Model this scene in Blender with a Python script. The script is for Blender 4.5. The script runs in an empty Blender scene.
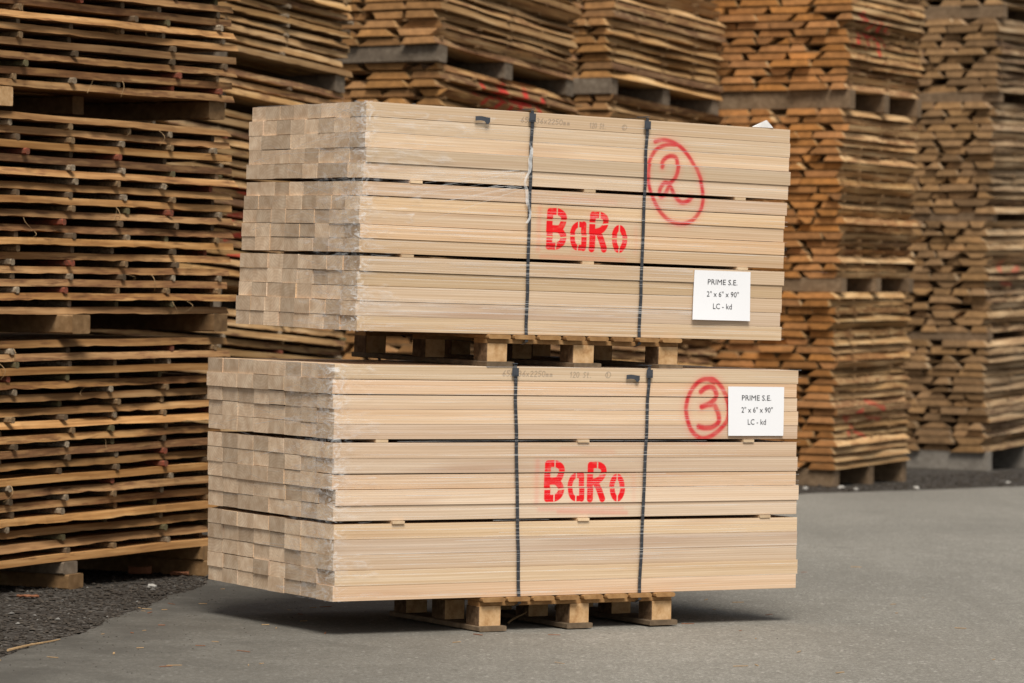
import bpy, math, random
import numpy as np
from mathutils import Vector, Matrix, Euler

scene = bpy.context.scene
COL = scene.collection
rnd = random.Random(7)
R = math.radians

# ---------------------------------------------------------------- camera
cam = bpy.data.cameras.new('camera')
cam.sensor_width = 36.0
cam.lens = 3300.0 / 1024 * 36.0
cam.clip_start = 0.1
cam.clip_end = 1000
cam.dof.use_dof = True
cam.dof.focus_distance = 13.3
cam.dof.aperture_fstop = 4.2
cam_o = bpy.data.objects.new('camera', cam)
COL.objects.link(cam_o)
cam_o.matrix_world = (Matrix.Translation((0, 0, 1.1714)) @ Matrix.Rotation(math.pi/2 + 0.00078, 4, 'X')
                      @ Matrix.Rotation(0.02272, 4, 'Z'))
scene.camera = cam_o

# ---------------------------------------------------------------- light
SUN_AZ, SUN_EL = R(172), R(54)
world = bpy.data.worlds.new('World')
scene.world = world
world.use_nodes = True
wn, wl = world.node_tree.nodes, world.node_tree.links
sky = wn.new('ShaderNodeTexSky')
sky.sky_type = 'NISHITA'
sky.sun_disc = False
sky.sun_elevation = SUN_EL
sky.sun_rotation = SUN_AZ
hs = wn.new('ShaderNodeHueSaturation')          # an overcast sky: hardly any blue left
hs.inputs['Saturation'].default_value = 0.18
wl.new(sky.outputs[0], hs.inputs['Color'])
wl.new(hs.outputs[0], wn['Background'].inputs[0])
wn['Background'].inputs[1].default_value = 0.06
sun = bpy.data.lights.new('sun', 'SUN')
sun.energy = 2.6
sun.angle = R(26)
sun.color = (1.0, 0.95, 0.88)
sun_o = bpy.data.objects.new('sun', sun)
COL.objects.link(sun_o)
sd = Vector((math.sin(SUN_AZ)*math.cos(SUN_EL), math.cos(SUN_AZ)*math.cos(SUN_EL), math.sin(SUN_EL)))
sun_o.rotation_euler = (-sd).to_track_quat('-Z', 'Y').to_euler()
vs = scene.view_settings
vs.view_transform = 'Standard'
vs.look = 'None'
vs.exposure = 0.76
vs.gamma = 1.0
vs.use_curve_mapping = False

# ---------------------------------------------------------------- helpers
def mesh(name, verts, faces, mats=(), fmat=None, smooth=False):
    me = bpy.data.meshes.new(name)
    me.from_pydata([tuple(v) for v in verts], [], [tuple(f) for f in faces])
    for m in mats:
        me.materials.append(m)
    if fmat is not None:
        me.polygons.foreach_set('material_index', fmat)
    if smooth:
        me.polygons.foreach_set('use_smooth', [True]*len(me.polygons))
    me.update()
    return me

def obj(name, me, parent=None, loc=(0, 0, 0), rot=(0, 0, 0), kind=None):
    o = bpy.data.objects.new(name, me)
    COL.objects.link(o)
    o.location = loc
    o.rotation_euler = rot
    if parent is not None:
        o.parent = parent
    if kind:
        o['kind'] = kind
    return o

def tag(o, label, cat, group=None):
    o['label'] = label
    o['category'] = cat
    if group:
        o['group'] = group
    return o

def empty(name, label, cat, loc, rot=(0, 0, 0), group=None):
    o = bpy.data.objects.new(name, None)
    o.empty_display_size = 0.1
    COL.objects.link(o)
    o.location = loc
    o.rotation_euler = rot
    return tag(o, label, cat, group)

def box_vf(x0, x1, y0, y1, z0, z1, c=0.0, axis='x'):
    """box with its four long edges chamfered by c; long axis x, y or z"""
    d = {'x': (x0, x1, y0, y1, z0, z1), 'y': (y0, y1, x0, x1, z0, z1), 'z': (z0, z1, x0, x1, y0, y1)}[axis]
    a0, a1, b0, b1, c0, c1 = d
    if c > 0:
        sec = [(b0+c, c0), (b1-c, c0), (b1, c0+c), (b1, c1-c), (b1-c, c1), (b0+c, c1), (b0, c1-c), (b0, c0+c)]
    else:
        sec = [(b0, c0), (b1, c0), (b1, c1), (b0, c1)]
    n = len(sec)
    V = []
    for a in (a0, a1):
        for b, e in sec:
            V.append({'x': (a, b, e), 'y': (b, a, e), 'z': (b, e, a)}[axis])
    F = [tuple(range(n))[::-1], tuple(range(n, 2*n))]
    for i in range(n):
        j = (i+1) % n
        F.append((i, j, n+j, n+i))
    if axis == 'y':
        F = [f[::-1] for f in F]
    return V, F

class MB:
    def __init__(s):
        s.v, s.f, s.m = [], [], []
    def add(s, V, F, mi=0):
        o = len(s.v)
        s.v += [tuple(v) for v in V]
        s.f += [tuple(i+o for i in f) for f in F]
        s.m += [mi]*len(F)
        return s
    def box(s, *a, mi=0, **k):
        return s.add(*box_vf(*a, **k), mi=mi)
    def mesh(s, name, mats, smooth=False):
        return mesh(name, s.v, s.f, mats, s.m, smooth)

# ---------------------------------------------------------------- node helper
class NT:
    def __init__(s, name, rough=0.7, spec=0.3):
        s.mat = bpy.data.materials.new(name)
        s.mat.use_nodes = True
        s.t = s.mat.node_tree
        s.b = s.t.nodes['Principled BSDF']
        s.b.inputs['Roughness'].default_value = rough
        s.b.inputs['Specular IOR Level'].default_value = spec
    def n(s, typ, **kw):
        nd = s.t.nodes.new(typ)
        for k, v in kw.items():
            setattr(nd, k, v)
        return nd
    def put(s, sock, v):
        if hasattr(v, 'links') or isinstance(v, bpy.types.NodeSocket):
            s.t.links.new(v, sock)
        else:
            if isinstance(v, (tuple, list)) and len(v) == 3 and sock.type == 'RGBA':
                v = (*v, 1)
            sock.default_value = v
    def math(s, op, a, b=0.0, c=None, clamp=False):
        nd = s.n('ShaderNodeMath', operation=op, use_clamp=clamp)
        s.put(nd.inputs[0], a); s.put(nd.inputs[1], b)
        if c is not None:
            s.put(nd.inputs[2], c)
        return nd.outputs[0]
    def mix(s, f, a, b, mode='MIX'):
        nd = s.n('ShaderNodeMix', data_type='RGBA', blend_type=mode)
        s.put(nd.inputs[0], f); s.put(nd.inputs[6], a); s.put(nd.inputs[7], b)
        return nd.outputs[2]
    def ramp(s, f, stops, interp='LINEAR'):
        nd = s.n('ShaderNodeValToRGB')
        cr = nd.color_ramp
        cr.interpolation = interp
        while len(cr.elements) < len(stops):
            cr.elements.new(0.5)
        for e, (p, c) in zip(cr.elements, stops):
            e.position = p
            e.color = (*c, 1) if len(c) == 3 else c
        s.put(nd.inputs[0], f)
        return nd.outputs[0]
    def mr(s, v, a, b, c, d):
        nd = s.n('ShaderNodeMapRange')
        for i, x in enumerate((v, a, b, c, d)):
            s.put(nd.inputs[i], x)
        return nd.outputs[0]
    def mapping(s, vec, scale=(1, 1, 1), loc=(0, 0, 0)):
        nd = s.n('ShaderNodeMapping')
        s.put(nd.inputs['Vector'], vec)
        s.put(nd.inputs['Scale'], scale); s.put(nd.inputs['Location'], loc)
        return nd.outputs[0]
    def noise(s, vec, scale, detail=3, rough=0.55, w=None, dist=0.0):
        nd = s.n('ShaderNodeTexNoise')
        if w is not None:
            nd.noise_dimensions = '4D'
            s.put(nd.inputs['W'], w)
        s.put(nd.inputs['Vector'], vec)
        s.put(nd.inputs['Scale'], scale); s.put(nd.inputs['Detail'], detail)
        s.put(nd.inputs['Roughness'], rough); s.put(nd.inputs['Distortion'], dist)
        return nd.outputs[0]
    def bump(s, h, strength, dist):
        nd = s.n('ShaderNodeBump')
        s.put(nd.inputs['Strength'], strength); s.put(nd.inputs['Distance'], dist); s.put(nd.inputs['Height'], h)
        s.t.links.new(nd.outputs[0], s.b.inputs['Normal'])
    def color(s, c):
        s.put(s.b.inputs['Base Color'], c)
    def coord(s, which='Object', ob=None):
        nd = s.n('ShaderNodeTexCoord')
        if ob is not None:
            nd.object = ob
        return nd.outputs[which]
    def rand(s):
        return s.n('ShaderNodeObjectInfo').outputs['Random']
    def xyz(s, v):
        nd = s.n('ShaderNodeSeparateXYZ')
        s.put(nd.inputs[0], v)
        return nd.outputs

# ---------------------------------------------------------------- paint map (spray marks and pencil on the plank faces)
RES = 0.0014
class Paint:
    def __init__(s, Lm, Hm):
        s.L, s.H = Lm, Hm
        s.w, s.h = int(Lm/RES), int(Hm/RES)
        s.red = np.zeros((s.h, s.w)); s.ring = np.zeros((s.h, s.w)); s.blk = np.zeros((s.h, s.w))
        s.gx = (np.arange(s.w)+.5)*RES; s.gz = (np.arange(s.h)+.5)*RES
    def win(s, pts, pad):
        P = np.array(pts)
        x0 = max(0, int((P[:, 0].min()-pad)/RES)); x1 = min(s.w, int((P[:, 0].max()+pad)/RES)+1)
        z0 = max(0, int((P[:, 1].min()-pad)/RES)); z1 = min(s.h, int((P[:, 1].max()+pad)/RES)+1)
        X, Z = np.meshgrid(s.gx[x0:x1], s.gz[z0:z1])
        return (slice(z0, z1), slice(x0, x1)), X, Z
    @staticmethod
    def dist(pts, X, Z):
        d = np.full(X.shape, 9.0)
        for (ax, az), (bx, bz) in zip(pts[:-1], pts[1:]):
            ex, ez = bx-ax, bz-az
            t = np.clip(((X-ax)*ex+(Z-az)*ez)/(ex*ex+ez*ez+1e-12), 0, 1)
            d = np.minimum(d, np.hypot(X-ax-t*ex, Z-az-t*ez))
        return d
    def stroke(s, pts, w, soft, a=1.0, ch='red', vary=0.0):
        sl, X, Z = s.win(pts, w+soft*3)
        d = s.dist(pts, X, Z)
        al = a*np.clip((w/2+soft/2-d)/soft, 0, 1)
        if vary:
            al = al*(1-vary*(0.5+0.5*np.sin(X*41+Z*67)))
        A = getattr(s, ch)
        A[sl] = np.maximum(A[sl], al)
    def erase(s, pts, w):
        sl, X, Z = s.win(pts, w)
        s.red[sl] *= np.clip((s.dist(pts, X, Z)-w/2)/0.002+.5, 0.06, 1)
    def spray(s, pts, w, a):
        sl, X, Z = s.win(pts, w*3)
        d = s.dist(pts, X, Z)
        n = 0.75+0.25*np.sin(Z*900+X*13)
        s.red[sl] = np.maximum(s.red[sl], a*np.exp(-(d/w)**2)*n)
    def image(s, name):
        im = bpy.data.images.new(name, s.w, s.h, alpha=False)
        im.colorspace_settings.name = 'Non-Color'
        px = np.zeros((s.h, s.w, 4), np.float32)
        px[..., 0] = s.red; px[..., 1] = s.blk; px[..., 2] = s.ring; px[..., 3] = 1
        im.pixels.foreach_set(px.ravel())
        im.update()
        im.pack()
        return im

def smooth_line(pts, k=5):
    P = [Vector(p) for p in pts]
    P = [2*P[0]-P[1]] + P + [2*P[-1]-P[-2]]
    out = []
    for i in range(1, len(P)-2):
        a, b, c, d = P[i-1:i+3]
        for j in range(k):
            t = j/k
            q = 0.5*((2*b)+(c-a)*t+(2*a-5*b+4*c-d)*t*t+(3*b-a-3*c+d)*t**3)
            out.append((q.x, q.y))
    out.append((P[-2].x, P[-2].y))
    return out

def stencil_name(pt, x0, x1, z0, z1):
    """the four stencilled letters, drawn in a 735 x 370 box"""
    def T(pts):
        return [(x0+(u-160)/735*(x1-x0), z1-(v-150)/370*(z1-z0)) for u, v in pts]
    k = (x1-x0)/735
    def st(pts, w, sm=False):
        q = T(pts)
        if sm:
            q = smooth_line(q)
        pt.stroke(q, w*k*1.22, 0.004, 1.0, vary=0.06)
    def ell(cx, cy, rx, ry):
        return [(cx+rx*math.cos(a*math.pi/10), cy+ry*math.sin(a*math.pi/10)) for a in range(21)]
    pt.spray(T([(180, 180), (180, 480)]), 0.022, 0.14)
    pt.spray(T([(580, 190), (590, 480)]), 0.022, 0.14)
    # B
    st([(187, 172), (183, 492)], 46)
    st([(190, 170), (262, 172), (308, 205), (312, 258), (290, 312), (262, 328), (195, 328)], 44, True)
    st([(195, 332), (262, 334), (300, 368), (310, 412), (292, 462), (250, 488), (190, 490)], 46, True)
    # a
    st([(500, 278), (499, 496)], 40)
    st([(496, 285), (450, 280), (412, 312), (394, 380), (400, 450), (430, 492), (496, 494)], 36, True)
    # R
    st([(579, 185), (576, 500)], 46)
    st([(582, 185), (650, 184), (694, 212), (700, 265), (668, 318), (620, 340), (582, 342)], 42, True)
    st([(632, 345), (662, 420), (690, 500)], 44)
    # o
    st(ell(830, 398), 1) if False else st(ell(830, 398, 49, 104), 38)
    g = 11*k
    for a in ([(250, 140), (250, 200)], [(158, 250), (345, 250)], [(158, 405), (205, 405)], [(285, 410), (345, 402)],
              [(246, 450), (246, 515)], [(452, 255), (452, 312)], [(368, 388), (525, 388)], [(446, 465), (446, 520)],
              [(642, 160), (642, 215)], [(550, 262), (605, 262)], [(675, 270), (730, 262)], [(745, 398), (910, 398)],
              [(830, 265), (830, 325)], [(830, 470), (830, 525)]):
        pt.erase(T(a), g)
    # overspray that leaked round the stencil card
    pt.spray(T([(92, 150), (88, 520)]), 0.014, 0.22)
    pt.spray(T([(120, 590), (880, 595)]), 0.012, 0.20)
    pt.spray(T([(300, 40), (780, 60)]), 0.012, 0.10)
    pt.spray(T([(985, 290), (985, 520)]), 0.012, 0.10)
    pt.spray(T([(400, 540), (620, 545)]), 0.010, 0.12)

GLY = {'0': [[(0, .2), (.3, 0), (.6, .2), (.6, .8), (.3, 1), (0, .8), (0, .2)]], '1': [[(.1, .75), (.35, 1), (.35, 0)]],
       '2': [[(0, .8), (.3, 1), (.6, .75), (0, 0), (.6, 0)]],
       '3': [[(0, .9), (.3, 1), (.55, .75), (.25, .55), (.6, .3), (.3, 0), (0, .1)]],
       '5': [[(.6, 1), (.1, 1), (.05, .55), (.4, .6), (.6, .3), (.3, 0), (0, .1)]],
       '6': [[(.5, 1), (.1, .5), (0, .2), (.3, 0), (.6, .2), (.4, .5), (.05, .35)]],
       'x': [[(0, .6), (.5, 0)], [(.5, .6), (0, 0)]],
       'm': [[(0, 0), (.05, .5), (.25, .5), (.25, 0)], [(.25, .4), (.45, .5), (.5, 0)]],
       'S': [[(.6, .9), (.3, 1), (.05, .75), (.5, .35), (.3, 0), (0, .1)]],
       't': [[(.25, 1), (.25, 0), (.45, 0)], [(.05, .65), (.5, .65)]], '.': [[(.1, 0), (.15, .04)]],
       'o': [[(.5, 1.2), (.1, 1.0), (-.15, .5), (.1, 0), (.5, -.2), (.9, 0), (1.1, .5), (.9, 1), (.5, 1.2)]]}
def pencil(pt, text, x0, x1, z, h, slope=0.0):
    n = len(text)
    dx = (x1-x0)/n
    for i, ch in enumerate(text):
        if ch == ' ':
            continue
        for s in GLY[ch]:
            pts = [(x0+i*dx+u*dx*1.1+v*h*0.12, z+slope*(i*dx)+v*h) for u, v in s]
            pt.stroke(pts, 0.0030, 0.003, 0.55, 'blk')

# ---------------------------------------------------------------- materials
def mat_planed(name, root, paint, seed):
    m = NT(name, 0.62, 0.25)
    oc = m.coord()
    rd = m.rand()
    off = m.math('MULTIPLY', rd, 57.0)
    def sh(scale):
        mp = m.mapping(oc, scale)
        return mp
    fine = m.noise(sh((1.6, 60, 150)), 1.0, 4, 0.6, w=off)
    band = m.noise(sh((0.55, 16, 34)), 1.0, 3, 0.55, w=m.math('ADD', off, 11.3), dist=0.6)
    cathedral = m.n('ShaderNodeTexWave', wave_type='BANDS', bands_direction='Z')
    m.put(cathedral.inputs['Vector'], m.mapping(oc, (0.35, 6, 9)))
    m.put(cathedral.inputs['Scale'], 3.2); m.put(cathedral.inputs['Distortion'], 7.0)
    m.put(cathedral.inputs['Detail'], 2.0); m.put(cathedral.inputs['Detail Scale'], 0.8)
    m.put(cathedral.inputs['Phase Offset'], m.math('MULTIPLY', rd, 300.0))
    face = m.ramp(band, [(0.25, (.60, .425, .275)), (0.5, (.70, .53, .37)), (0.75, (.77, .615, .46))])
    lines = m.noise(sh((0.30, 3, 78)), 1.0, 3, 0.6, w=m.math('ADD', off, 23.1))
    face = m.mix(m.mr(lines, .42, .68, 0, .34), face, (.50, .335, .205))
    face = m.mix(m.mr(lines, .50, .30, 0, .34), face, (.80, .66, .51))
    face = m.mix(m.math('MULTIPLY', m.mr(fine, .35, .75, 0, 1), 0.34), face, (.46, .30, .18))
    face = m.mix(m.math('MULTIPLY', cathedral.outputs[1], 0.30), face, (.44, .28, .15))
    # a few dark heart streaks and small knots
    st = m.noise(sh((0.9, 9, 13)), 1.0, 2, 0.5, w=m.math('ADD', off, 40.7))
    face = m.mix(m.mr(st, .58, .74, 0, .50), face, (.42, .24, .145))
    vor = m.n('ShaderNodeTexVoronoi', feature='F1')
    m.put(vor.inputs['Vector'], m.mapping(oc, (2.2, 8, 8), (seed, 0, 0)))
    m.put(vor.inputs['Scale'], 1.0)
    knot = m.math('MULTIPLY', m.mr(vor.outputs['Distance'], .03, .11, 1, 0), m.mr(m.xyz(vor.outputs['Color'])[0],   .74, .78, 0, .75))
    face = m.mix(knot, face, (.20, .11, .06))
    # per plank tone
    tone = m.n('ShaderNodeHueSaturation')
    m.put(tone.inputs['Color'], face)
    m.put(tone.inputs['Hue'], m.mr(m.math('FRACT', m.math('MULTIPLY', rd, 29.3)), 0, 1, .495, .505))
    m.put(tone.inputs['Value'], m.mr(rd, 0, 1, .80, 1.10))
    m.put(tone.inputs['Saturation'], m.mr(m.math('FRACT', m.math('MULTIPLY', rd, 17.3)), 0, 1, .88, 1.18))
    face = tone.outputs[0]
    # sawn ends: rings, saw lines, greyer
    ring = m.n('ShaderNodeTexWave', wave_type='RINGS', rings_direction='X')
    m.put(ring.inputs['Vector'], m.mapping(oc, (0, 1, 1)))
    cen = m.n('ShaderNodeCombineXYZ')
    m.put(cen.inputs[1], m.mr(m.math('FRACT', m.math('MULTIPLY', rd, 31.7)), 0, 1, -.12, .12))
    m.put(cen.inputs[2], m.mr(m.math('FRACT', m.math('MULTIPLY', rd, 53.1)), 0, 1, -.16, .16))
    va = m.n('ShaderNodeVectorMath', operation='ADD')
    m.put(va.inputs[0], m.mapping(oc, (0, 1, 1))); m.put(va.inputs[1], cen.outputs[0])
    m.put(ring.inputs['Vector'], va.outputs[0])
    m.put(ring.inputs['Scale'], 24.0); m.put(ring.inputs['Distortion'], 1.5); m.put(ring.inputs['Detail'], 2.0)
    blot = m.noise(oc, 22.0, 3, .6, w=off)
    end = m.mix(m.mr(blot, .35, .7, 0, 1), (.62, .435, .28), (.86, .675, .48))
    end = m.mix(m.math('MULTIPLY', ring.outputs[1], .20), end, (.40, .26, .155))
    t2 = m.n('ShaderNodeHueSaturation')
    m.put(t2.inputs['Color'], end)
    m.put(t2.inputs['Value'], m.mr(m.math('FRACT', m.math('MULTIPLY', rd, 91.7)), 0, 1, .70, 1.14))
    nx = m.math('ABSOLUTE', m.xyz(m.coord('Normal'))[0])
    c = m.mix(m.mr(nx, .4, .6, 0, 1), face, t2.outputs[0])
    # paint
    pc_v = m.coord('Object', root)
    pc = m.xyz(pc_v)
    cb = m.n('ShaderNodeCombineXYZ')
    m.put(cb.inputs[0], m.math('DIVIDE', pc[0], paint.L)); m.put(cb.inputs[1], m.math('DIVIDE', pc[2], paint.H))
    im = m.n('ShaderNodeTexImage', extension='CLIP')
    im.image = paint.image(name+'_marks')
    m.put(im.inputs[0], cb.outputs[0])
    ch = m.xyz(im.outputs[0])
    front = m.mr(pc[1], .012, .02, 1, 0)
    grainy = m.math('MULTIPLY', m.mr(fine, .3, .75, 1.0, .88), m.mr(m.noise(pc_v, 15, 4, .65), .34, .50, .76, 1.0))
    c = m.mix(m.math('MULTIPLY', m.math('MULTIPLY', m.math('MULTIPLY', ch[0], front), grainy), 1.16, clamp=True), c, (.74, .008, .012))
    c = m.mix(m.math('MULTIPLY', m.math('MULTIPLY', ch[2], front), grainy), c, (.56, .018, .028))
    c = m.mix(m.math('MULTIPLY', ch[1], front), c, (.05, .04, .05))
    m.color(c)
    m.bump(fine, 0.15, 0.002)
    return m.mat

def mat_sawn(name, light, mid, dark, endc, bark, grey=0.0, marks=None, root=None, strength=.8):
    """rough sawn board; slot 0 faces and ends"""
    m = NT(name, 0.85, 0.15)
    oc = m.coord()
    rd = m.rand()
    off = m.math('MULTIPLY', rd, 83.0)
    a = m.noise(m.mapping(oc, (1.5, 14, 40)), 1.0, 4, .6, w=off)
    b = m.noise(m.mapping(oc, (3.0, 30, 30)), 1.0, 3, .6, w=m.math('ADD', off, 5))
    c = m.ramp(a, [(.28, dark), (.5, mid), (.72, light)])
    c = m.mix(m.mr(b, .52, .72, 0, .55), c, dark)
    nrm = m.xyz(m.coord('Normal'))
    # barky wane on the side faces
    side = m.mr(m.math('ABSOLUTE', nrm[1]), .25, .45, 0, 1)
    w1 = m.noise(m.mapping(oc, (4.5, 18, 40)), 1.0, 4, .62, w=m.math('ADD', off, 9))
    lim = m.mr(m.math('FRACT', m.math('MULTIPLY', rd, 7.77)), 0, 1, .38, .72)
    wane = m.mr(m.math('SUBTRACT', w1, lim), 0.0, .10, 0, .85)
    w2 = m.noise(m.mapping(oc, (9, 40, 80)), 1.0, 3, .6, w=off)
    bk = m.ramp(w2, [(.3, bark), (.55, tuple(min(1, x*2.3) for x in bark)), (.75, mid)])
    c = m.mix(m.math('MULTIPLY', side, wane), c, bk)
    endm = m.mr(m.math('ABSOLUTE', nrm[0]), .4, .6, 0, 1)
    e1 = m.noise(oc, 14.0, 4, .65, w=off)
    ec = m.mix(m.mr(e1, .3, .7, 0, 1), tuple(x*.66 for x in endc), tuple(min(1, x*1.22) for x in endc))
    ec = m.mix(m.mr(m.noise(m.mapping(oc, (1, 6, 90)), 1.0, 2, .5, w=off), .5, .7, 0, .35), ec, tuple(x*.4 for x in endc))
    c = m.mix(endm, c, ec)
    t = m.n('ShaderNodeHueSaturation')
    m.put(t.inputs['Color'], c)
    m.put(t.inputs['Value'], m.mr(rd, 0, 1, .58, 1.15))
    m.put(t.inputs['Saturation'], m.mr(m.math('FRACT', m.math('MULTIPLY', rd, 13.9)), 0, 1, .97-grey, 1.05-grey))
    c = t.outputs[0]
    if marks:
        pc = m.coord('Object', root)
        s = m.xyz(pc)
        u = s[0] if marks[0][0] == 'side' else s[1]
        v = s[2]
        tot = None
        for (_, a0, b0, a1, b1, w) in marks:
            ex, ez = a1-a0, b1-b0
            l2 = ex*ex+ez*ez
            du, dv = m.math('SUBTRACT', u, a0), m.math('SUBTRACT', v, b0)
            tt = m.math('DIVIDE', m.math('ADD', m.math('MULTIPLY', du, ex), m.math('MULTIPLY', dv, ez)), l2, clamp=True)
            px = m.math('SUBTRACT', du, m.math('MULTIPLY', tt, ex))
            pz = m.math('SUBTRACT', dv, m.math('MULTIPLY', tt, ez))
            d = m.math('SQRT', m.math('ADD', m.math('MULTIPLY', px, px), m.math('MULTIPLY', pz, pz)))
            q = m.mr(d, w*.32, w*.5, 1, 0)
            tot = q if tot is None else m.math('MAXIMUM', tot, q)
        lim2 = m.mr(s[1] if marks[0][0] == 'side' else s[0], .09, .10, 1, 0)
        ng = m.mr(m.noise(pc, 60, 2, .6), .38, .6, .45*strength, .98*strength)
        c = m.mix(m.math('MULTIPLY', m.math('MULTIPLY', tot, ng), lim2), c, (.55, .02, .025))
    m.color(c)
    m.bump(a, 0.4, 0.004)
    return m.mat

def mat_timber(name, stops, tone=(.8, 1.15), rough=.8):
    m = NT(name, rough, .2)
    oc, rd = m.coord(), m.rand()
    off = m.math('MULTIPLY', rd, 71.0)
    a = m.noise(m.mapping(oc, (25, 25, 25)), 1.0, 4, .6, w=off)
    b = m.noise(m.mapping(oc, (3, 3, 3)), 1.0, 3, .6, w=off)
    c = m.ramp(m.math('ADD', m.math('MULTIPLY', a, .6), m.math('MULTIPLY', b, .4)), stops)
    t = m.n('ShaderNodeHueSaturation')
    m.put(t.inputs['Color'], c)
    m.put(t.inputs['Value'], m.mr(rd, 0, 1, *tone))
    m.color(t.outputs[0])
    m.bump(a, .3, .004)
    return m.mat

def mat_sticker():
    m = NT('sticker_wood', .85, .15)
    rd = m.rand()
    oc = m.coord()
    c = m.ramp(rd, [(0, (.30, .235, .16)), (.22, (.15, .105, .065)), (.42, (.27, .175, .09)), (.60, (.14, .125, .06)),
                    (.72, (.27, .07, .04)), (.80, (.42, .34, .24)), (.90, (.09, .065, .04))], 'CONSTANT')
    a = m.noise(oc, 75, 4, .65, w=m.math('MULTIPLY', rd, 40.0))
    c = m.mix(m.mr(a, .38, .62, 0, .75), c, (.085, .055, .032))
    m.color(c)
    return m.mat

M_PALLET = mat_timber('pallet_wood', [(.3, (.15, .07, .026)), (.5, (.29, .155, .06)), (.7, (.42, .255, .115))])
def mat_block():
    m = NT('pallet_block_wood', .85, .15)
    oc, rd = m.coord(), m.rand()
    off = m.math('MULTIPLY', rd, 71.0)
    a = m.noise(m.mapping(oc, (30, 30, 30)), 1.0, 4, .65, w=off)
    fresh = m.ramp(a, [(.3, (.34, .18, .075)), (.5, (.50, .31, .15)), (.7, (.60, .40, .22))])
    old_shaded = m.ramp(a, [(.3, (.05, .03, .016)), (.5, (.115, .068, .036)), (.7, (.22, .14, .08))])     # barky, weathered sides, coloured darker to add shade under the packs
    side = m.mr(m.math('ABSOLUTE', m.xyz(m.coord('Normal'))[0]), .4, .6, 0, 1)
    m.color(m.mix(side, fresh, old_shaded))
    m.bump(a, .4, .005)
    return m.mat
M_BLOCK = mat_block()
M_RUNNER = mat_timber('weathered_shaded_runner', [(.3, (.06, .042, .026)), (.5, (.13, .09, .055)), (.7, (.24, .17, .105))])  # weathered grey-brown, with the shade beneath the packs painted into the tone
M_BEAR_G = mat_timber('weathered_timber', [(.3, (.075, .055, .037)), (.5, (.145, .11, .077)), (.7, (.25, .20, .145))])
M_BEAR_B = mat_timber('brown_timber', [(.3, (.10, .055, .025)), (.5, (.20, .115, .05)), (.7, (.32, .20, .10))])
M_BEAR_T = mat_timber('tan_grey_timber', [(.3, (.085, .055, .03)), (.5, (.16, .105, .06)), (.7, (.26, .18, .11))])
M_BEAR_P = mat_timber('pale_grey_timber', [(.3, (.11, .095, .078)), (.5, (.18, .158, .13)), (.7, (.26, .232, .195))])
M_STICK = mat_sticker()
M_STICK_P = mat_timber('pale_sticker_wood', [(.3, (.50, .34, .20)), (.5, (.62, .45, .28)), (.7, (.70, .54, .36))])

def mat_simple(name, c, rough=.5, spec=.4, metal=0.0):
    m = NT(name, rough, spec)
    v = m.noise(m.coord(), 30, 3, .6)
    m.color(m.mix(m.mr(v, .3, .7, 0, 1), tuple(x*.82 for x in c), tuple(min(1, x*1.12) for x in c)))
    m.b.inputs['Metallic'].default_value = metal
    return m.mat
M_STRAP = mat_simple('strap_plastic', (.035, .037, .042), .42, .45)
M_BUCKLE = mat_simple('strap_clip', (.05, .055, .065), .35, .5)
M_PAPER = NT('white_paper', .55, .3).mat
M_PAPER.node_tree.nodes['Principled BSDF'].inputs['Base Color'].default_value = (.80, .80, .81, 1)
M_INK = mat_simple('black_ink', (.025, .025, .028), .7, .2)
M_LEAF = mat_simple('dry_bark', (.24, .10, .05), .8, .2)
M_STONE = mat_simple('pale_stone', (.40, .38, .34), .85, .2)
M_SPLINT = mat_simple('wood_fibre', (.40, .26, .13), .8, .2)

def mat_film(name, amt, streak):
    m = NT(name, .22, .5)
    m.color((.85, .85, .84))
    oc = m.coord()
    a = m.noise(m.mapping(oc, (6, 5, 26)), 1.0, 4, .65, dist=1.2)
    b = m.noise(m.mapping(oc, (4, 7, 55)), 1.0, 3, .6, dist=1.0)
    al = m.math('ADD', m.mr(a, .52, .74, 0, amt), m.mr(b, .60, .78, 0, streak), clamp=True)
    p = m.xyz(oc)
    glint_zone = m.math('MULTIPLY', m.mr(p[0], .0, .075, 1, 0), m.mr(p[1], .0, .30, 1, 0))  # whitish glints at the wrapped corner, painted in as extra opacity
    g = m.noise(m.mapping(oc, (16, 14, 34)), 1.0, 4, .65, dist=1.8)
    al = m.math('ADD', al, m.math('MULTIPLY', glint_zone, m.mr(g, .48, .66, .0, .50)), clamp=True)
    m.put(m.b.inputs['Alpha'], al)
    m.bump(m.math('ADD', a, b), .22, .004)
    return m.mat
M_FILM = mat_film('stretch_film', .30, .30)
def mat_crease():
    m = NT('film_crease', .3, .5)
    m.color((.88, .87, .85))
    a = m.noise(m.mapping(m.coord(), (3.5, 1, 30)), 1.0, 3, .6)
    m.put(m.b.inputs['Alpha'], m.mr(a, .38, .66, .03, .42))
    return m.mat
M_CREASE = mat_crease()
def mat_fold(name, c, lo, hi):
    m = NT(name, .25, .5)
    m.color(c)
    m.put(m.b.inputs['Alpha'], m.mr(m.noise(m.coord(), 18, 3, .6), .35, .65, lo, hi))
    return m.mat
M_FOLD = mat_fold('film_fold', (.90, .89, .87), .08, .6)
M_FLAP = mat_fold('film_flap', (.86, .85, .83), .6, .9)

# ---------------------------------------------------------------- ground
def grid_vf(x0, x1, nx, y0, y1, ny, zf):
    V = [(x0+(x1-x0)*i/nx, y0+(y1-y0)*j/ny, 0) for j in range(ny+1) for i in range(nx+1)]
    V = [(x, y, zf(x, y)) for x, y, _ in V]
    F = [(j*(nx+1)+i, j*(nx+1)+i+1, (j+1)*(nx+1)+i+1, (j+1)*(nx+1)+i) for j in range(ny) for i in range(nx)]
    return V, F

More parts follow.
